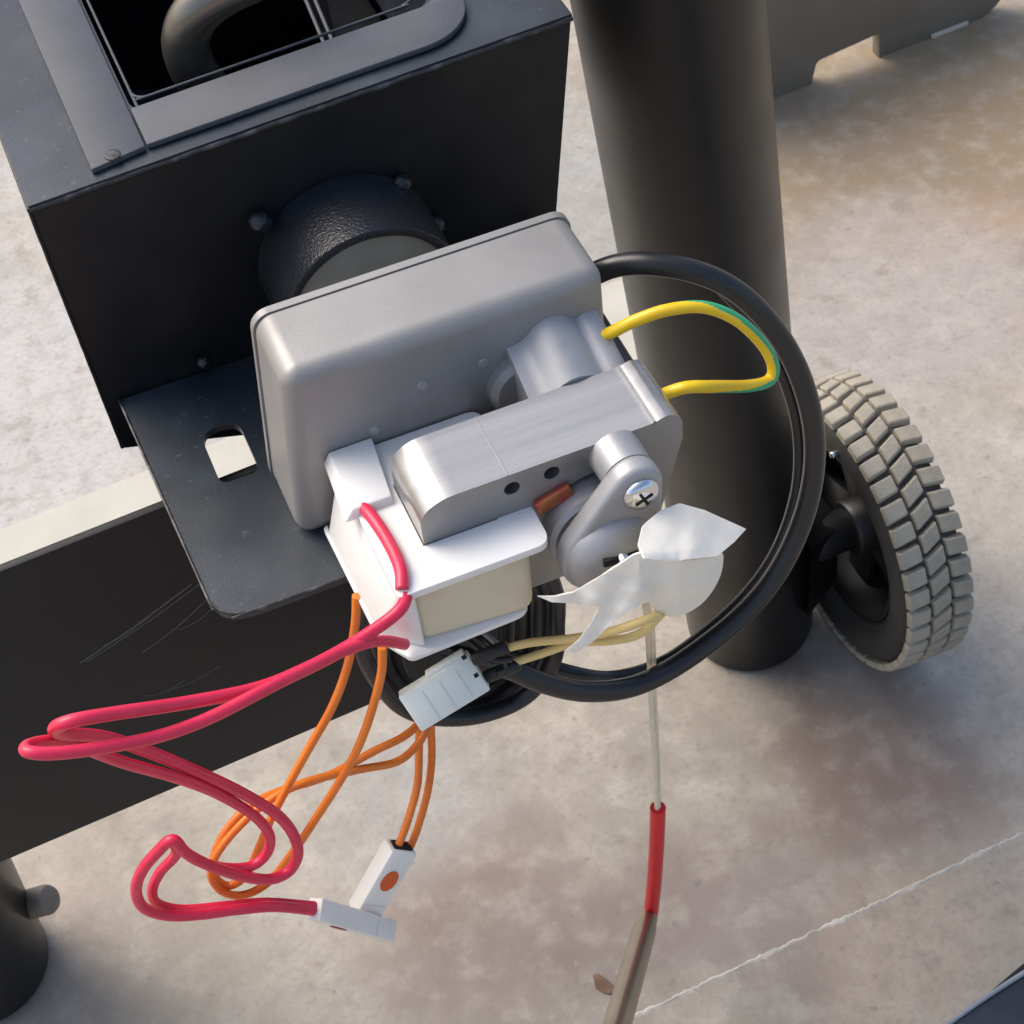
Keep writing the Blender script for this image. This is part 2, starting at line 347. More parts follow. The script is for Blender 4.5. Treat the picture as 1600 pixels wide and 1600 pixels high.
# ================================================================== WHEEL
WR, WW = .0868, .041
WC = Vector((.3135, .1905, WR + .001)); WA = Vector((1, .02, 0)).normalized()
wh = thing('wheel', (WC.x + WW / 2, WC.y, 0), 'black wheel with dusty chevron tread standing at the foot of the right leg', 'wheel')
def wl(prof, seg=96, caps=False): return lathe(WC, WA, prof, seg, caps)
ty = finish('tyre', wl([(.010, .056), (.003, .060), (.0, .066), (.0, .0745), (.003, .0798), (.007, .0821), (WW * .5, .0831), (WW - .007, .0821), (WW - .002, .0795), (WW, .074), (WW, .062), (WW - .008, .056), (.010, .056)]), tyre_m, wh)
NB = 40
def blockmesh(x0, x1, wid, skew, taper=0):
    r0, r1 = .0808, .0868; hw = wid / 2
    bm = hexa([(x0, -hw - skew, r0), (x1, -hw + skew, r0), (x1, hw + skew, r0), (x0, hw - skew, r0), (x0 + .0006, -hw + .0008 - skew, r1 - taper), (x1 - .0006, -hw + .0008 + skew, r1), (x1 - .0006, hw - .0008 + skew, r1), (x0 + .0006, hw - .0008 - skew, r1 - taper)])
    bevel(bm, .0007, 1); me = bpy.data.meshes.new('tread_block'); bm.to_mesh(me); bm.free(); me.materials.append(tread_m); return me
pitch = 2 * math.pi * .0868 / NB
finish('tread_band', wl([(.004, .0822), (.008, .0832), (WW * .5, .0838), (WW - .008, .0832), (WW - .004, .0822)]), groove_m, ty)
rows = [(blockmesh(.0006, .0135, pitch * .81, .0008, .0012), 0), (blockmesh(.0145, .0266, pitch * .83, .0026), .5), (blockmesh(.0276, .0406, pitch * .81, -.0008), .2)]
yaw = math.atan2(WA.y, WA.x)
for me, ph in rows:
    for i in range(NB):
        o = bpy.data.objects.new('tread_block', me); COL.objects.link(o); o.parent = ty
        o.location = WC - wh.location
        o.rotation_mode = 'XYZ'
        o.rotation_euler = (Matrix.Rotation(yaw, 3, 'Z') @ Matrix.Rotation(2 * math.pi * (i + ph) / NB + random.uniform(-.004, .004), 3, 'X')).to_euler()
rim = finish('rim', wl([(.010, .0565), (.006, .0562), (.006, .0535), (.012, .052), (.030, .047), (.034, .020), (.028, .018), (.012, .0175), (.010, .016), (.010, .0)], 64), rimm, wh)
u, v = frame_of(WA)
for k in range(5):
    a = 2 * math.pi * k / 5 + .35; e = u * math.cos(a) + v * math.sin(a)
    finish('rib', obox(WC + WA * .024 + e * .016, WC + WA * .024 + e * .051, .006, .022, WA.cross(e), .001), rimm, rim)
hub = finish('hub_spacer', rod(WC - WA * .022, WC + WA * .014, .0125, .002), rimm, wh)
finish('axle', rod(WC - WA * .05, WC + WA * .02, .006, .001), greysteel, wh)
finish('valve_cap', rod(WC - WA * .0 + (u * .0 + Z * .070), WC - WA * .004 + Z * .070, .0022, .0006, 12), chrome, wh)
# bracket welded to the leg that carries the axle
c0 = LB + ax1 * (.088 / ax1.z) + X * .030
finish('axle_bracket', hexa([c0 + Vector(q) for q in ((0, -.03, -.05), (.026, -.016, -.045), (.026, .018, -.045), (0, .03, -.05), (0, -.03, .012), (.026, -.016, .006), (.026, .018, .006), (0, .03, .012))]), legm, leg1)

# ================================================================== BLACK BEAM
YB = .05
t = thing('steel_beam', (-.2, YB, .3), 'flat black steel beam crossing the lower left behind the red and orange wires', 'beam')
tl, tr_, br, bl = Py(-260, 996, YB), Py(700, 617, YB), Py(840, 990, YB), Py(-260, 1461, YB)
tr_ = Py(760, 593, YB)
tr_.z = min(tr_.z, .4565)
th = Vector((0, .004, 0))
bm = hexa([bl, br, br + th, bl + th, tl, tr_, tr_ + th, tl + th]); bevel(bm, .0012, 2)
bf = finish('front_plate', bm, beamm, t)
finish('lower_flange', hexa([bl + Vector((0, .0045, .001)), br + Vector((0, .0045, .001)), br + Vector((0, .03, .001)), bl + Vector((0, .03, .001)), bl + Vector((0, .0045, .004)), br + Vector((0, .0045, .004)), br + Vector((0, .03, .004)), bl + Vector((0, .03, .004))]), beamm, t)
for (x0, y0, x1, y1, wd) in [(125, 1036, 300, 912, 1.3), (135, 1034, 318, 908, 1.0), (222, 1020, 330, 930, 1.0), (280, 985, 345, 935, .8), (225, 1088, 290, 1062, .9), (262, 1080, 345, 1040, .6), (160, 1010, 235, 962, .7)]:
    m = (Vector((x0, y0)) + Vector((x1, y1))) / 2 + Vector((random.uniform(-4, 4), random.uniform(4, 9)))
    pts = [Py(x0, y0, YB), Py(m.x, m.y, YB), Py(x1, y1, YB)]
    wire('scratch', pts, .00022 * wd, scr, t, seg=5, step=6)

# ================================================================== HOPPER
YF = .095
def Pt(u, v):      # point on the slightly tilted top of the hopper
    p = Pz(u, v, .555)
    for _ in range(6): p = Pz(u, v, .5514 + .0446 * (p.x + .0581))
    return p
def topz(x): return .5514 + .0446 * (x + .0581)
hp = thing('pellet_hopper', (.04, .2, .434), 'black steel hopper box with grey gasket round its open top', 'hopper')
FL, FR, BLc, BRc = Py(47, 332, YF), Py(892, 28, YF), Py(192, 700, YF), Py(866, 372, YF)
BRc = FR + (BRc - FR) * 1.9; BRc.y = YF
DEP = .24
def back(p): return p + Vector((0, DEP, 0))
TW = .003
def quadplate(a, b, c, d, th): return plate([a, b, c, d], [], th)
finish('front_wall', quadplate(BLc, BRc, FR, FL, Vector((0, TW, 0))), black, hp)
finish('left_wall', quadplate(BLc + Y * TW, FL + Y * TW, back(FL), back(BLc), Vector((TW, 0, 0))), black, hp)
finish('right_wall', quadplate(BRc + Y * TW, FR + Y * TW, back(FR), back(BRc), Vector((-TW, 0, 0))), black, hp)
finish('rear_wall', quadplate(back(BLc) + X * TW, back(BRc) - X * TW, back(FR) - X * TW, back(FL) + X * TW, Vector((0, -TW, 0))), black, hp)
finish('bottom_plate', quadplate(BLc + Vector((TW, TW, .002)), BRc + Vector((-TW, TW, .002)), back(BRc) + Vector((-TW, -TW, .002)), back(BLc) + Vector((TW, -TW, .002)), Z * .003), gasket, hp)  # lighter grey than the walls, in place of light reaching the inside
# top plate with the opening
xl, xr = Pt(205, 185).x + .001, Pt(690, 0).x - .004
yn, yb = (Pt(205, 185).y + Pt(640, 36).y) / 2, .30
op = [Vector((x, y, topz(x))) for x, y in rnd([(xl, yn), (xr, yn), (xr, yb), (xl, yb)], [.006, .013, .013, .013], 7)]
up = Z * .0006
outer = [Vector((FL.x, YF - .0012, topz(FL.x))) , Vector((FR.x, YF - .0012, topz(FR.x))), Vector((FR.x, YF + DEP, topz(FR.x))), Vector((FL.x, YF + DEP, topz(FL.x)))]
finish('top_plate', plate([p + up for p in outer], [[p + up for p in op]], Z * .0022), bracketm, hp, 30)
# worn weld along the top front edge
pts = []
for i in range(60):
    tt = i / 59; p = outer[0].lerp(outer[1], tt); pts.append(p + Vector((0, -.0001, .0010 + random.uniform(-.00015, .0002))))
wire('edge_weld', pts, .0010, wornm, hp, seg=7, step=2)
pts = [outer[0].lerp(outer[3], i / 40) + Vector((0, 0, .0012 + random.uniform(-.0002, .0003))) for i in range(41)]
wire('side_weld', pts, .0009, wornm, hp, seg=7, step=2)
pts = [FL.lerp(BLc, i / 30) + Vector((random.uniform(-.00005, .00005), .0004, 0)) for i in range(31)]
wire('corner_weld', pts, .0008, black, hp, seg=7, step=2)
# opening skirt: bent down lip, seen as a bright rolled edge
sk = bmesh.new(); r0 = [sk.verts.new(p + Z * .0026) for p in op]; r1 = [sk.verts.new(p - Z * .045) for p in op]
for i in range(len(op)): j = (i + 1) % len(op); sk.faces.new((r0[i], r0[j], r1[j], r1[i]))
finish('opening_skirt', sk, bracketm, hp)  # paler than the black walls, light inside the opening put into its colour
inn = [p + Vector((.0022 if p.x < (xl + xr) / 2 else -.0022, .0065 if p.y < .2 else -.0016, .0022)) for p in op]
wire('rolled_lip', inn, .00055, gasket, hp, closed=True, seg=8, step=2)
# gasket: four straight strips and a curved corner, felt laid on the plate
def strip(name, poly): return finish(name, plate([Vector((x, y, topz(x) + .003)) for x, y in poly], [], Z * .0024, .0006, 2), gasket, hp)
gw = Pt(165, 275); gl0 = Pt(20, 0).x; gl = (gw.x + gl0) / 2 ; gi = xl - .0012
yo = YF + .0012; ygi = yn - .0012
strip('gasket_strip', [(gl - .001, yo + .0015), (gi, yo + .004), (gi, yb + .02), (gl - .002, yb + .02)])
R = .0205; ro = Pt(735, 0).x - .004; cx_, cy_ = ro - R, YF + .009 + R
yfo = Pt(420, 180).y
arc = [(cx_ + R * math.cos(a), yfo + R + R * math.sin(a)) for a in [math.radians(-90 + 90 * i / 10) for i in range(11)]]
ri = xr + .0016; r2 = .0085
arci = [(ri - r2 + r2 * math.cos(a), ygi + r2 + r2 * math.sin(a)) for a in [math.radians(-90 * i / 8) for i in range(9)]]
strip('gasket_strip', [(gi + .0006, yfo)] + arc + [(ro, yb + .02), (ri, yb + .02)] + arci + [(gi + .0006, ygi)])
strip('gasket_strip', [(gi + .0006, yb + .004), (ri - .0006, yb + .004), (ri - .0006, yb + .02), (gi + .0006, yb + .02)])
c = Pt(182, 262)
finish('corner_rivet', lathe(c + Z * .0045, Z, [(0, .0032), (.0012, .0028), (.0018, .0)], 16), wornm, hp)
# things inside the hopper
a0 = Pz(300, 118, .50)
cen = Pz(385, 60, .50)
pts = [Pd(470, -70, .66), Pd(400, -38, .66), Pd(345, -12, .662), Pd(307, 20, .667), Pd(290, 62, .675), Pd(302, 108, .685), Pd(340, 158, .70), Pd(395, 220, .72)]
wire('bent_pipe', pts, .0085, pipe_m, hp, seg=24, step=10)
dv = [Pz(486, 20, .527), Pz(516, 92, .527)]
yq0, yq1 = yn + .002, yb - .004
xq = lambda y: dv[1].x + (dv[0].x - dv[1].x) * (y - dv[1].y) / (dv[0].y - dv[1].y)
finish('inner_baffle', plate([Vector((xq(yq0), yq0, .527)), Vector((xr - .001, yq0, .512)), Vector((xr - .001, yq1, .505)), Vector((xq(yq1), yq1, .527))], [], Z * -.002), black, hp)
for du in (0, 14):
    wire('divider_rod', [Vector((xq(y) + du * .00022, y, .5275 + du * .0001)) for y in (yq0, yq0 + .05, yq1)], .0008, gasket, hp, seg=8)
# outlet tube on the front face
TC = Py(540, 390, YF); TE = Vector((TC.x, .062, TC.z)); TR = .0333
ot = finish('outlet_tube', lathe(Vector((TC.x, YF - .0005, TC.z)), -Y, [(0, TR), (.0325, TR), (.033, TR - .0006), (.033, TR - .003), (.010, TR - .003)], 72, False), blackgloss, hp)
finish('auger_bushing', lathe(Vector((TC.x, YF - .012, TC.z)), -Y, [(0, TR - .0034), (.0185, TR - .0034), (.0192, TR - .0042), (.0192, .008), (.016, .007), (.016, .0)], 64), bush, ot)
for (uu, vv, sz) in [(406, 346, 1.15), (628, 286, .9), (680, 352, 1.), (318, 566, .7)]:
    yy = YF - .003
    p = Py(uu, vv, yy)
    bm = bmesh.new(); bmesh.ops.create_icosphere(bm, subdivisions=3, radius=.0036 * sz)
    for q in bm.verts:
        nn = q.co.normalized(); q.co *= 1 + .12 * math.sin(nn.x * 5 + uu) * math.cos(nn.z * 6 + vv)
    bmesh.ops.translate(bm, verts=bm.verts, vec=p); finish('weld_tack', bm, blackgloss, ot if vv < 500 else hp)
# motor bracket with two slots
ZB = .459
def slot(cx, y0=.037, y1=.0645, r=.0072):
    return [Vector((x, y, ZB)) for x, y in rnd([(cx - r, y0), (cx + r, y0), (cx + r, y1), (cx - r, y1)], [.0035, .0035, r * .95, r * .95], 7)]
brk = [Vector((x, y, ZB)) for x, y in rnd([(-.0500, YF - .001), (-.0460, -.0220), (.1250, -.0220), (.1268, YF - .001)], [0, .014, .035, 0], 8)]
mb = finish('motor_bracket', plate(brk, [slot(-.0205)], Z * -.0028, 0), bracketm, hp, 30)
edge = [p + Z * .0001 for p in brk]
wire('bracket_edge', edge, .00055, wornm, hp, seg=6, step=2)

# ================================================================== GEAR MOTOR
mo = thing('gear_motor', (.05, .0, .459), 'grey auger gear motor with white coil and steel core on the black bracket', 'gear motor')
# gearbox with draft: wider at the bottom left
gz0, gz1 = .4592, .5345
bm = hexa([(-.0105, -.0008, gz0), (.107, -.0008, gz0), (.107, .029, gz0), (-.0105, .029, gz0), (-.0035, -.0012, gz1), (.1062, -.0012, gz1), (.1062, .029, gz1), (-.0035, .029, gz1)])
bm.normal_update()
ed = [e for e in bm.edges if not all(abs(q.co.y - .029) < 1e-4 for q in e.verts)]
bmesh.ops.bevel(bm, geom=ed, offset=.0062, segments=6, profile=.5, affect='EDGES')
gb = finish('gearbox', bm, cast, mo)
bm = hexa([(-.0112, .0295, gz0), (.1076, .0295, gz0), (.1076, .0325, gz0), (-.0112, .0325, gz0), (-.0042, .0295, gz1 + .0005), (.1068, .0295, gz1 + .0005), (.1068, .0325, gz1 + .0005), (-.0042, .0325, gz1 + .0005)])
bmesh.ops.bevel(bm, geom=[e for e in bm.edges if abs((e.verts[0].co - e.verts[1].co).normalized().y) > .9], offset=.006, segments=6, profile=.5, affect='EDGES')
finish('rear_cover', bm, cast, mo)
for (uu, vv) in [(755, 566), (660, 601), (586, 672)]:
    p = Py(uu, vv, -.0008); finish('rivet', lathe(p, -Y, [(0, .0020), (.0007, .0017), (.001, .0)], 16), alu, gb)
finish('output_shaft', rod(Vector((TC.x, .033, TC.z)), Vector((TC.x, .08, TC.z)), .006), alu, mo)
# cast rear rotor bracket: arched profile run out from the gearbox face
arch = [(.0700, .5158), (.0735, .5163), (.0770, .5175), (.0800, .5195), (.0840, .5222), (.0885, .5228), (.0925, .5212), (.0950, .5188), (.0972, .5182), (.0985, .5200), (.1010, .5196), (.1028, .5172), (.1035, .5130), (.1035, .472), (.0700, .472)]
bm = bmesh.new(); kf = (.5128 - .472) / (.5228 - .472)
arch = [(.0700, .5152), (.0730, .5157), (.0752, .5162), (.0772, .5178), (.0792, .5198), (.0815, .5215), (.0842, .5226), (.0870, .5227), (.0898, .5217), (.0922, .5198), (.0938, .5182), (.0950, .5178), (.0966, .5190), (.0985, .5194), (.1010, .5190), (.1026, .5176), (.1035, .5150), (.1035, .472), (.0700, .472)]
fr = [[bm.verts.new((x + (.0012 if x > .09 else 0) * q, -.0008 - .0204 * q, z if z < .473 else (z + (.472 + (z - .472) * kf - z) * q))) for x, z in arch] for q in (0, .5, 1)]
for A_, B_ in zip(fr, fr[1:]):
    for i in range(len(arch)): j = (i + 1) % len(arch); bm.faces.new((A_[i], A_[j], B_[j], B_[i]))
bm.faces.new(fr[0]); bm.faces.new(fr[-1][::-1]); finish('rear_rotor_bracket', bm, alu, mo, 50)
p = Py(800, 625, -.006); finish('bearing_boss', lathe(Vector((.074, -.0009, .499)), -Y, [(0, .0125), (.004, .0125), (.006, .0105), (.006, .0)], 40), cast, mo)
# laminated steel core (square frame in the XZ plane, 27 mm thick stack)
ztop = .5112; LY0, LY1 = -.0215, -.0492
prof = [(.0206, .470), (.0206, .5025)] + [(.0206 + .0115 * (1 - math.cos(a)), .5025 + (ztop - .5025) * math.sin(a)) for a in [math.radians(9 * i) for i in range(1, 10)]] + [(.034, ztop), (.0985, ztop), (.1015, ztop + .0004)] + [(.1042 + .0058 * math.sin(a), ztop - .0046 + .0058 * math.cos(a)) for a in [math.radians(15 * i) for i in range(0, 7)]] + [(.1100, .5000), (.1062, .486), (.1020, .470), (.098, .455), (.090, .4535), (.0206, .4535)]
cen = (.0785, .481); hole = [(cen[0] + .0175 * math.cos(a), cen[1] + .0175 * math.sin(a)) for a in [2 * math.pi * i / 40 for i in range(40)]]
win = [(.046, .462), (.058, .462), (.058, .4905), (.046, .4905)]
def circ(x, z, r, n=16): return [(x + r * math.cos(2 * math.pi * i / n), z + r * math.sin(2 * math.pi * i / n)) for i in range(n)]
h1 = Py(800, 763, LY1); h2 = Py(862, 739, LY1)
to3 = lambda L, y: [Vector((x, y, z)) for x, z in L]
bm = plate(to3(prof, LY0), [to3(hole, LY0), to3(circ(h1.x, h1.z, .0027), LY0), to3(circ(h2.x, h2.z, .0027), LY0)], Y * (LY1 - LY0))
for f in bm.faces:
    if abs(f.normal.y) > .9: f.material_index = 1
core = finish('steel_core', bm, lamm, mo, 25, [lamm, lamface])
h3 = Py(832, 886, LY1)
for (h) in (h1, h2):
    finish('rivet_hole', lathe(Vector((h.x, LY1 + .006, h.z)), Y, [(0, .0026), (.01, .0026)], 16), dark, core)
wire('weld_line', [Vector((.0505, LY0 - (LY0 - LY1) * i / 8, ztop + .00005)) for i in range(9)], .0003, alu, core, seg=6, step=2)
wire('weld_line', [Vector((.1005, LY0 - (LY0 - LY1) * i / 8, ztop + .0003)) for i in range(9)], .0005, alu, core, seg=6, step=2)
# bobbin: upper flange, lower flange, terminal block, sloped left wall, coil
bob = finish('bobbin', plate([Vector((x, y, .4935)) for x, y in rnd([(.0060, -.0655), (.0570, -.0655), (.0575, -.0018), (.0056, -.0018)], [.0015, .005, .005, .0015], 6)],
      [[Vector((x, y, .4935)) for x, y in ((.0203, -.0495), (.0455, -.0495), (.0455, -.0212), (.0203, -.0212))]], Z * -.0030, .0005, 2), white, mo, 40)
finish('bobbin_lower_flange', plate([Vector((x, y, .4638)) for x, y in rnd([(-.0010, -.0545), (.0060, -.0668), (.0480, -.0655), (.0490, -.0018), (-.0022, -.0018)], [.002, .003, .006, .004, .002], 6)],
      [[Vector((x, y, .4638)) for x, y in ((.0203, -.0495), (.0455, -.0495), (.0455, -.0212), (.0203, -.0212))]], Z * -.0018, .0006, 2), white, bob)
bm = hexa([(.0010, -.0290, .4925), (.0178, -.0290, .4925), (.0205, -.0012, .4925), (.0030, -.0012, .4925), (.0045, -.0280, .4968), (.0178, -.0280, .4968), (.0205, -.0014, .4972), (.0055, -.0014, .4972)]); bevel(bm, .0006, 2); finish('terminal_block', bm, white, bob)
bm = hexa([(-.0008, -.0540, .4636), (.0118, -.0655, .4636), (.0118, -.0050, .4636), (-.0018, -.0050, .4636), (.0064, -.0640, .4910), (.0118, -.0640, .4910), (.0118, -.0050, .4910), (.0058, -.0050, .4910)]); bevel(bm, .002, 3)
finish('bobbin_side_wall', bm, white, bob)
bm = hexa([(.0100, -.0630, .4632), (.0500, -.0660, .4625), (.0500, -.0080, .4625), (.0100, -.0080, .4632), (.0100, -.0610, .4908), (.0515, -.0630, .4908), (.0510, -.0080, .4908), (.0120, -.0080, .4908)]); bevel(bm, .005, 5)
finish('coil', bm, cream, mo)
for (uu, vv) in [(520, 825), (529, 838)]:
    p = Pz(uu, vv, .4655); finish('terminal_slot', obox(p - Z * .0015, p + Z * .0018, .0012, .003, -X, .0002), dark, bob)
# rotor, copper shading ring, front cast bracket, screw, shaft
RC = Vector((.0760, 0, .4795))
finish('rotor', lathe(Vector((RC.x, -.022, RC.z)), -Y, [(0, .0165), (.034, .0165), (.0355, .0150), (.0355, .0)], 48), alu, mo)
finish('shading_ring', obox(Py(838, 795, -.0505), Py(893, 762, -.0505), .0058, .003, -Y, .001), copper, mo)
bx, bz = .0862, .5050
outl = []
ra, rb = .0088, .0172
A, B = Vector((bx, bz)), Vector((.0765, .4795)); ang = math.atan2((A - B).y, (A - B).x); off = math.acos((rb - ra) / (A - B).length)
for i in range(25): a = ang + off - 2 * off * i / 24; outl.append(A + Vector((math.cos(a), math.sin(a))) * ra)
for i in range(33): a = ang - off - (2 * math.pi - 2 * off) * i / 32; outl.append(B + Vector((math.cos(a), math.sin(a))) * rb)
bm = plate([Vector((p.x, -.0595, p.y)) for p in outl], [], Y * -.0085, .0026, 4)
fb = finish('front_rotor_bracket', bm, alu, mo, 50)
finish('post', lathe(Vector((bx, LY1, bz)), -Y, [(0, .0088), (.0110, .0084)], 36), alu, fb)
finish('bearing_cup', lathe(Vector((B.x, -.0655, B.y)), -Y, [(0, .0166), (.002, .0163), (.005, .0148), (.0078, .0118), (.0092, .0085), (.0095, .0062), (.0080, .0054), (.0075, 0)], 44), alu, fb)
p = Py(968, 868, -.0738)
finish('cup_slot', obox(p + X * -.006 + Z * .0005, p + X * .006 + Z * -.001, .0032, .004, -Y, .0006), dark, fb)
finish('shaft_end', rod(p + Vector((.0005, .004, 0)), p + Vector((.0005, -.0035, 0)), .0021, .0005, 16), chrome, mo)
scw = finish('screw', lathe(Vector((bx + .0004, -.0679, bz - .001)), -Y, [(0, .0060), (.0012, .0060), (.0024, .0050), (.0030, .0030), (.0031, 0)], 32), chrome, mo)
for k in (0, 1):
    e = Vector((math.cos(.4 + k * math.pi / 2), 0, math.sin(.4 + k * math.pi / 2))); p = Vector((bx + .0004, -.0706, bz - .001))
    finish('cross_recess', obox(p - e * .0032, p + e * .0032, .0010, .0014, -Y, .0002), dark, scw)  # solid dark bars painted as the shade of the cross slot

# ================================================================== RED WIRES
rw = thing('red_wire_pair', Pz(628, 905, .4935), 'pair of thick red wires looping left from the white coil to a small white plug', 'wires')
RR = .00205
flz = .4955
wire('wire', [Pz(566, 790, flz - .001), Pz(580, 806, flz), Pz(600, 835, flz), Pz(618, 868, flz), Pz(627, 895, flz), Pz(628, 920, flz - .0012)], RR * 1.05, red, rw)
wire('wire', yp([(634, 930, -.064), (626, 950, -.068), (600, 975, -.070), (545, 1010, -.073), (470, 1048, -.078), (400, 1076, -.082), (300, 1097, -.086), (180, 1115, -.09), (110, 1127, -.09), (84, 1138, -.086), (100, 1147, -.080), (160, 1152, -.072),
                 (210, 1166, -.066), (290, 1198, -.060), (380, 1240, -.055), (440, 1280, -.052), (465, 1325, -.052), (455, 1358, -.052), (422, 1374, -.054), (380, 1370, -.056), (330, 1352, -.058), (290, 1332, -.058), (270, 1314, -.057),
                 (248, 1330, -.055), (222, 1358, -.053), (212, 1390, -.052), (225, 1418, -.052), (262, 1430, -.052), (310, 1429, -.053), (370, 1421, -.053), (430, 1417, -.052), (498, 1425, -.050)]), RR, red, rw)
wire('wire', yp([(632, 1006, -.064), (610, 1003, -.068), (575, 1004, -.072), (530, 1018, -.076), (460, 1055, -.083), (400, 1086, -.088), (320, 1124, -.092), (240, 1152, -.095), (150, 1170, -.097), (80, 1178, -.097), (44, 1174, -.094), (46, 1163, -.088), (80, 1158, -.082), (120, 1165, -.076),
                 (190, 1190, -.070), (270, 1213, -.064), (340, 1240, -.058), (395, 1273, -.054), (420, 1305, -.052), (416, 1335, -.051), (390, 1354, -.052), (350, 1357, -.054), (310, 1345, -.055), (280, 1322, -.055), (268, 1314, -.053),
                 (276, 1335, -.050), (250, 1362, -.047), (237, 1390, -.046), (246, 1412, -.046), (285, 1421, -.047), (350, 1416, -.048), (420, 1410, -.048), (498, 1416, -.049)]), RR * .93, red, rw)
a, b = Py(491, 1420, -.05), Py(609, 1455, -.045)
fc = facing(b - a, 32, -DOWN)
rp = finish('plug', obox(a, b, .0086, .0066, fc, .0009), plugw, rw)
c = Py(530, 1446, -.052); e = (b - a).normalized(); nn = (fc - e * fc.dot(e)).normalized(); sdir = e.cross(nn)
if sdir.dot(TOCAM) < 0 and sdir.z > 0: pass
low = sdir if sdir.dot(DOWN) > 0 else -sdir
finish('mould_line', obox(a.lerp(b, .74) + nn * .0032 - sdir * .0040, a.lerp(b, .74) + nn * .0032 + sdir * .0040, .0006, .0005, fc, 0), plugm, rp)
cc = a.lerp(b, .33) + low * .0043
bm = plate([cc + e * math.cos(q) * .0052 + nn * math.sin(q) * .0018 for q in [2 * math.pi * i / 20 for i in range(20)]], [], low * .0003); finish('plug_window', bm, reddark, rp)

# ================================================================== ORANGE WIRES
ow = thing('orange_wire_pair', Pz(575, 960, .46), 'pair of thin orange wires hanging in loops below the coil to a white plug', 'wires')
OR = .00155
wire('wire', yp([(556, 930, -.035), (556, 975, -.036), (545, 1035, -.038), (520, 1100, -.04), (488, 1160, -.04), (455, 1220, -.04), (425, 1275, -.04), (408, 1318, -.04), (385, 1365, -.04), (358, 1384, -.039), (338, 1372, -.038), (334, 1340, -.037), (350, 1300, -.036), (388, 1262, -.034),
                 (440, 1236, -.032), (510, 1212, -.03), (580, 1176, -.028), (630, 1152, -.026), (656, 1128, -.022), (660, 1108, -.018), (656, 1130, -.014), (654, 1180, -.018), (652, 1230, -.024), (638, 1280, -.03), (621, 1322, -.034)]), OR, orange, ow)
wire('wire', yp([(596, 1010, -.045), (597, 1050, -.046), (586, 1095, -.046), (562, 1160, -.046), (530, 1222, -.045), (490, 1285, -.044), (455, 1335, -.043), (420, 1378, -.043), (380, 1398, -.042), (345, 1392, -.041), (330, 1365, -.04), (345, 1325, -.039), (378, 1284, -.037), (420, 1252, -.035),
                 (480, 1222, -.033), (560, 1202, -.031), (620, 1190, -.029), (652, 1165, -.026), (668, 1135, -.022), (676, 1108, -.018), (674, 1135, -.014), (674, 1185, -.018), (668, 1240, -.024), (654, 1290, -.03), (638, 1328, -.034)]), OR, orange, ow)
a, b = Py(627, 1322, -.034), Py(568, 1424, -.040)
fc = facing(b - a, 38, RIGHT)
op_ = finish('plug', obox(a, b, .0120, .0085, fc, .0009), plugw, ow)
e = (b - a).normalized(); nn = (fc - e * fc.dot(e)).normalized(); sdir = e.cross(nn)
finish('wire_entry', obox(a - e * .0002 - sdir * .0042, a - e * .0002 + sdir * .0042, .0046, .0014, e, .0002), dark, op_)
finish('mould_line', obox(a.lerp(b, .80) + nn * .0042 - sdir * .0056, a.lerp(b, .80) + nn * .0042 + sdir * .0056, .0006, .0004, fc, 0), plugm, op_)
cc = a.lerp(b, .42) + nn * .0043 + Vector((0, 0, 0))
bm = plate([cc + e * math.cos(q) * .0050 + sdir * math.sin(q) * .0034 for q in [2 * math.pi * i / 24 for i in range(24)]], [], nn * .0003); finish('plug_window', bm, orangedark, op_)

# ================================================================== EARTH WIRE
ew = yp([(941, 526, -.008), (960, 517, -.011), (995, 500, -.014), (1045, 484, -.017), (1100, 480, -.02), (1150, 499, -.024), (1190, 536, -.028), (1208, 570, -.031), (1202, 594, -.033), (1170, 603, -.035), (1110, 604, -.037), (1075, 605, -.036), (1048, 612, -.034), (1030, 620, -.034)])
bm = tube_bm(ew, .0021, stripe=lambda s, j: .22 < s < .76 and abs(((j + .82 - s * .25) % 1) - .40) < .24 * min(1, (s - .22) / .12, (.76 - s) / .12), seg=36, step=14)
tag(finish('earth_wire', bm, yellow, None, 60, [yellow, green]), 'yellow and green striped wire curving from gearbox to steel core', 'wire')

# ================================================================== POWER CORD
pc = thing('power_cord', Py(925, 425, .02), 'thick black power cord looping right from the gearbox and coiled below the motor', 'cord')
CR = .0040
wire('cable', yp([(900, 440, .024), (930, 427, .022), (970, 415, .018), (1020, 412, .012), (1080, 422, .006), (1140, 449, .0), (1195, 497, -.006), (1240, 563, -.012), (1266, 640, -.018), (1272, 720, -.022), (1259, 800, -.026), (1228, 872, -.03), (1180, 938, -.033), (1120, 996, -.036),
                  (1050, 1045, -.038), (980, 1074, -.039), (910, 1080, -.039), (850, 1067, -.037), (800, 1047, -.033), (760, 1035, -.025), (700, 1020, -.012)]), CR, rubber, pc, seg=20)
wire('cable', yp([(1130, 452, .012), (1175, 500, .006), (1215, 560, .0), (1243, 640, -.006), (1251, 720, -.012), (1243, 790, -.016), (1216, 860, -.02), (1170, 925, -.023), (1110, 985, -.024), (1040, 1035, -.022), (960, 1058, -.020), (890, 1050, -.018), (800, 1020, -.004)]), CR * .72, rubber, pc, seg=16)
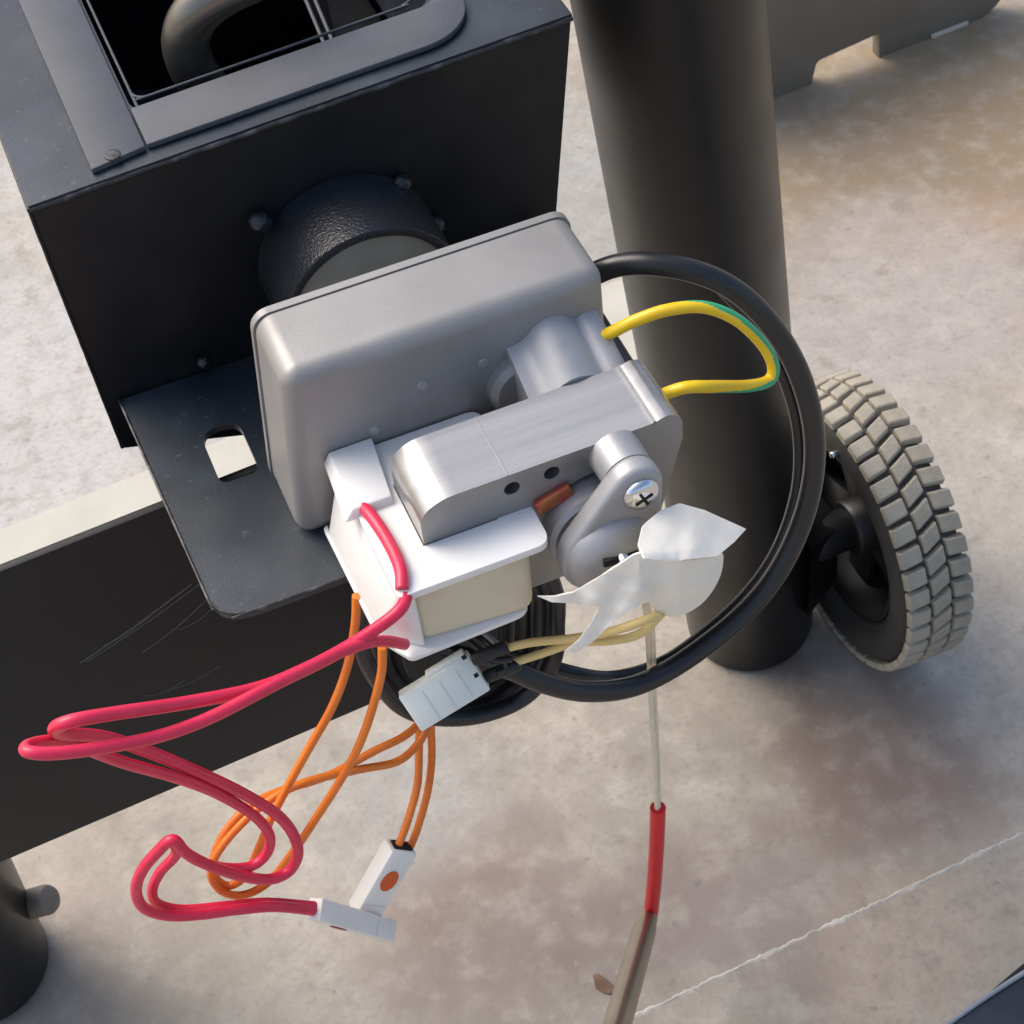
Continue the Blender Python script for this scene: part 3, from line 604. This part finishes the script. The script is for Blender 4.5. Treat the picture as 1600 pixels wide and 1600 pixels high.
for k, (lx, rx, by, yy) in enumerate([(566, 870, 1122, -.022), (590, 846, 1112, -.012), (612, 820, 1100, -.004), (598, 792, 1118, .006), (575, 860, 1092, .012)]):
    w2 = (rx - lx)
    wire('cable', yp([(lx + 8, 960, yy), (lx, 1010, yy), (lx + w2 * .07, 1060, yy), (lx + w2 * .2, by - 18, yy), (lx + w2 * .4, by, yy), (lx + w2 * .62, by - 4, yy), (lx + w2 * .84, by - 34, yy), (rx - 5, by - 90, yy), (rx, by - 150, yy + .002), (rx - 3, 925, yy + .004), (rx - 30, 890, yy + .006), (lx + w2 * .5, 880, yy + .006), (lx + 50, 905, yy + .003)]), CR * (.78 + .05 * (k % 3)), rubber, pc, closed=True, seg=16)

# ================================================================== CONNECTOR
cn = thing('connector', Py(690, 1080, -.05), 'milky white two pin connector hanging between the coil and the cord', 'connector')
a, b = Py(640, 1112, -.052), Py(748, 1046, -.052)
fc = TOCAM * .8 + Vector((-.1, -.5, .1))
hs = finish('housing', obox(a, b, .0150, .0070, fc, .0008), plugm, cn)
e = (b - a).normalized(); nn = (fc - e * fc.dot(e)).normalized(); sd_ = e.cross(nn)
if sd_.z < 0: sd_ = -sd_
for q in (.28, .52, .76):
    pq = a.lerp(b, q) + nn * .0034
    finish('mould_rib', obox(pq - sd_ * .0062, pq + sd_ * .0050, .0008, .0007, fc, .0002), plugm, hs)
finish('latch_step', obox(a.lerp(b, .42) + sd_ * .0079, b + sd_ * .0079 - e * .001, .0022, .0050, fc, .0005), plugm, hs)
for k, (p0, p1) in enumerate([((738, 1031, -.053), (794, 1010, -.056)), ((757, 1059, -.053), (812, 1037, -.056))]):
    finish('terminal_sleeve', rod(Py(*p0), Py(*p1), .0023, .0006, 18), softblack, cn)
    q = Py(p0[0] - 16, p0[1] - 2, -.057)
    finish('pin_window', obox(q, q + e * .0016, .0014, .001, fc, .0002), dark, hs)
wire('black_wire', yp([(700, 975, -.03), (722, 992, -.04), (742, 1010, -.048), (770, 1030, -.055), (800, 1030, -.058)]), .0012, softblack, cn, seg=10)
wire('black_wire', yp([(722, 968, -.03), (742, 990, -.04), (766, 1008, -.050), (790, 1040, -.055), (775, 1052, -.056)]), .0012, rubber, cn, seg=10)
wire('grey_wire', yp([(738, 965, -.032), (752, 985, -.042), (775, 1005, -.052)]), .0011, alu, cn, seg=10)

# ================================================================== IGNITER with its leads
ig = thing('hot_rod_igniter', Py(1018, 1430, -.026), 'metal igniter rod with bright red sleeve hanging on a thin beige lead', 'igniter')
wire('lead_wire', yp([(786, 1014, -.055), (830, 1004, -.06), (890, 998, -.07), (950, 988, -.08), (1000, 972, -.085), (1030, 958, -.084)]), .0015, lead, ig)
wire('lead_wire', yp([(806, 1034, -.055), (850, 1020, -.06), (900, 1004, -.068), (955, 1001, -.078), (1000, 990, -.083), (1034, 958, -.084)]), .0015, lead, ig)
wire('sheath', yp([(1008, 940, -.074), (1012, 980, -.048), (1015, 1040, -.029), (1019, 1120, -.026), (1024, 1200, -.026), (1027, 1275, -.026)]), .0011, leadb, ig)
wire('sheath', yp([(1012, 940, -.072), (1020, 990, -.045), (1022, 1050, -.028), (1025, 1130, -.025), (1029, 1210, -.025), (1029, 1275, -.026)]), .0009, leadb, ig)
wire('red_sleeve', yp([(1028, 1262, -.026), (1026, 1320, -.026), (1022, 1380, -.026), (1016, 1436, -.026)]), .0034, redpvc, ig, seg=18)
p0, p1 = Py(1013, 1430, -.026), Py(954, 1640, -.115)
finish('rod', lathe(p0, p1 - p0, [(0, .0026), (.0, .0046), (.012, .0050), (.018, .0056), (.22, .0058)], 28), steel_rod, ig)

# ================================================================== TAPE FLAG
tf = thing('tape_flag', Py(1040, 900, -.088), 'folded white cloth tape wrapped on the lead wires in front of the cast bracket', 'tape')
def sheet(name, outline, depth, crinkle):
    bm = bmesh.new(); vs = [bm.verts.new((u_, v_, 0)) for u_, v_ in outline]
    bmesh.ops.triangle_fill(bm, edges=[bm.edges.new((vs[i], vs[(i + 1) % len(vs)])) for i in range(len(vs))], use_beauty=True)
    for _ in range(4):
        lg = [e for e in bm.edges if e.calc_length() > 13]
        if not lg: break
        bmesh.ops.subdivide_edges(bm, edges=lg, cuts=1); bmesh.ops.triangulate(bm, faces=bm.faces)
    for q in bm.verts:
        u_, v_ = q.co.x, q.co.y; q.co = Py(u_, v_, depth(u_, v_) + crinkle * (math.sin(u_ * .11 + v_ * .05) * .5 + math.sin(v_ * .17 - u_ * .06 + 1.3) * .35 + math.sin(u_ * .31 + v_ * .23) * .12))
    bmesh.ops.recalc_face_normals(bm, faces=bm.faces)
    r = bmesh.ops.solidify(bm, geom=list(bm.faces), thickness=.0006)
    return finish(name, bm, tape, tf, 75)
cr = lambda P, s=5: [(p.x, p.y) for p in spline([Vector((a, b, 0)) for a, b in P], True, s)]
front = cr([(1000, 868), (1030, 872), (1070, 874), (1105, 870), (1127, 862), (1126, 890), (1114, 918), (1094, 942), (1066, 958), (1040, 960), (1022, 950), (1012, 935), (1000, 905)], 4)
sheet('front_lobe', front, lambda u_, v_: -.090 + .00006 * abs(u_ - 1060) + max(0, v_ - 915) * .00012, .0004)
top = rnd([(996, 852), (1003, 822), (1030, 800), (1060, 788), (1100, 799), (1164, 828), (1146, 848), (1120, 870), (1060, 876), (1005, 874)], [10, 12, 10, 14, 6, 1.2, 5, 5, 5, 8], 5)
sheet('upper_fold', top, lambda u_, v_: -.0915 + max(0, 872 - v_) * .00026 + (u_ - 1080) * (u_ > 1080) * .00006, .0003)
wing = [(1006, 862), (988, 868), (965, 884), (930, 905), (895, 926), (866, 932), (840, 932), (862, 941), (895, 943), (938, 947), (926, 970), (905, 1000), (884, 1017), (898, 1020), (925, 1004), (955, 975), (990, 950), (1020, 938), (1030, 900), (1024, 872)]
sheet('torn_wing', wing, lambda u_, v_: -.087 + max(0, 1000 - u_) * .00009 - max(0, v_ - 900) * .00005, .0008)

# ================================================================== BLACK TRAY, bottom right corner
tz = .10
tr = thing('black_tray', Pz(1600, 1590, tz), 'corner of a black metal tray with a shiny edge, bottom right corner of the picture', 'tray')
e0, e1 = Pz(1440, 1632, tz), Pz(1720, 1452, tz); dd = (e1 - e0).normalized(); nr = Vector((dd.y, -dd.x, 0))
cpts = [e0, e0.lerp(e1, .3) - nr * .002, e0.lerp(e1, .65) - nr * .002, e1, e1 + nr * .2, e0 + nr * .2]
finish('tray_top', plate(cpts, [], Z * -.004, .0009, 2), bracketm, tr)
wire('rim_glint', [e0 - dd * .0 + Z * .0004, e0.lerp(e1, .3) - nr * .002 + Z * .0004, e0.lerp(e1, .65) - nr * .002 + Z * .0004, e1 + Z * .0004], .0013, alu, tr, seg=10)  # pale strip painted in for the gloss highlight on the tray edge
g0, g1 = Pz(1470, 1612, tz - .012), Pz(1640, 1470, tz - .012)
finish('tray_side', plate([g0, g1, g1 + nr * .15 + dd * .05, g0 + nr * .15], [], Z * -.02, .001, 2), legm, tr)
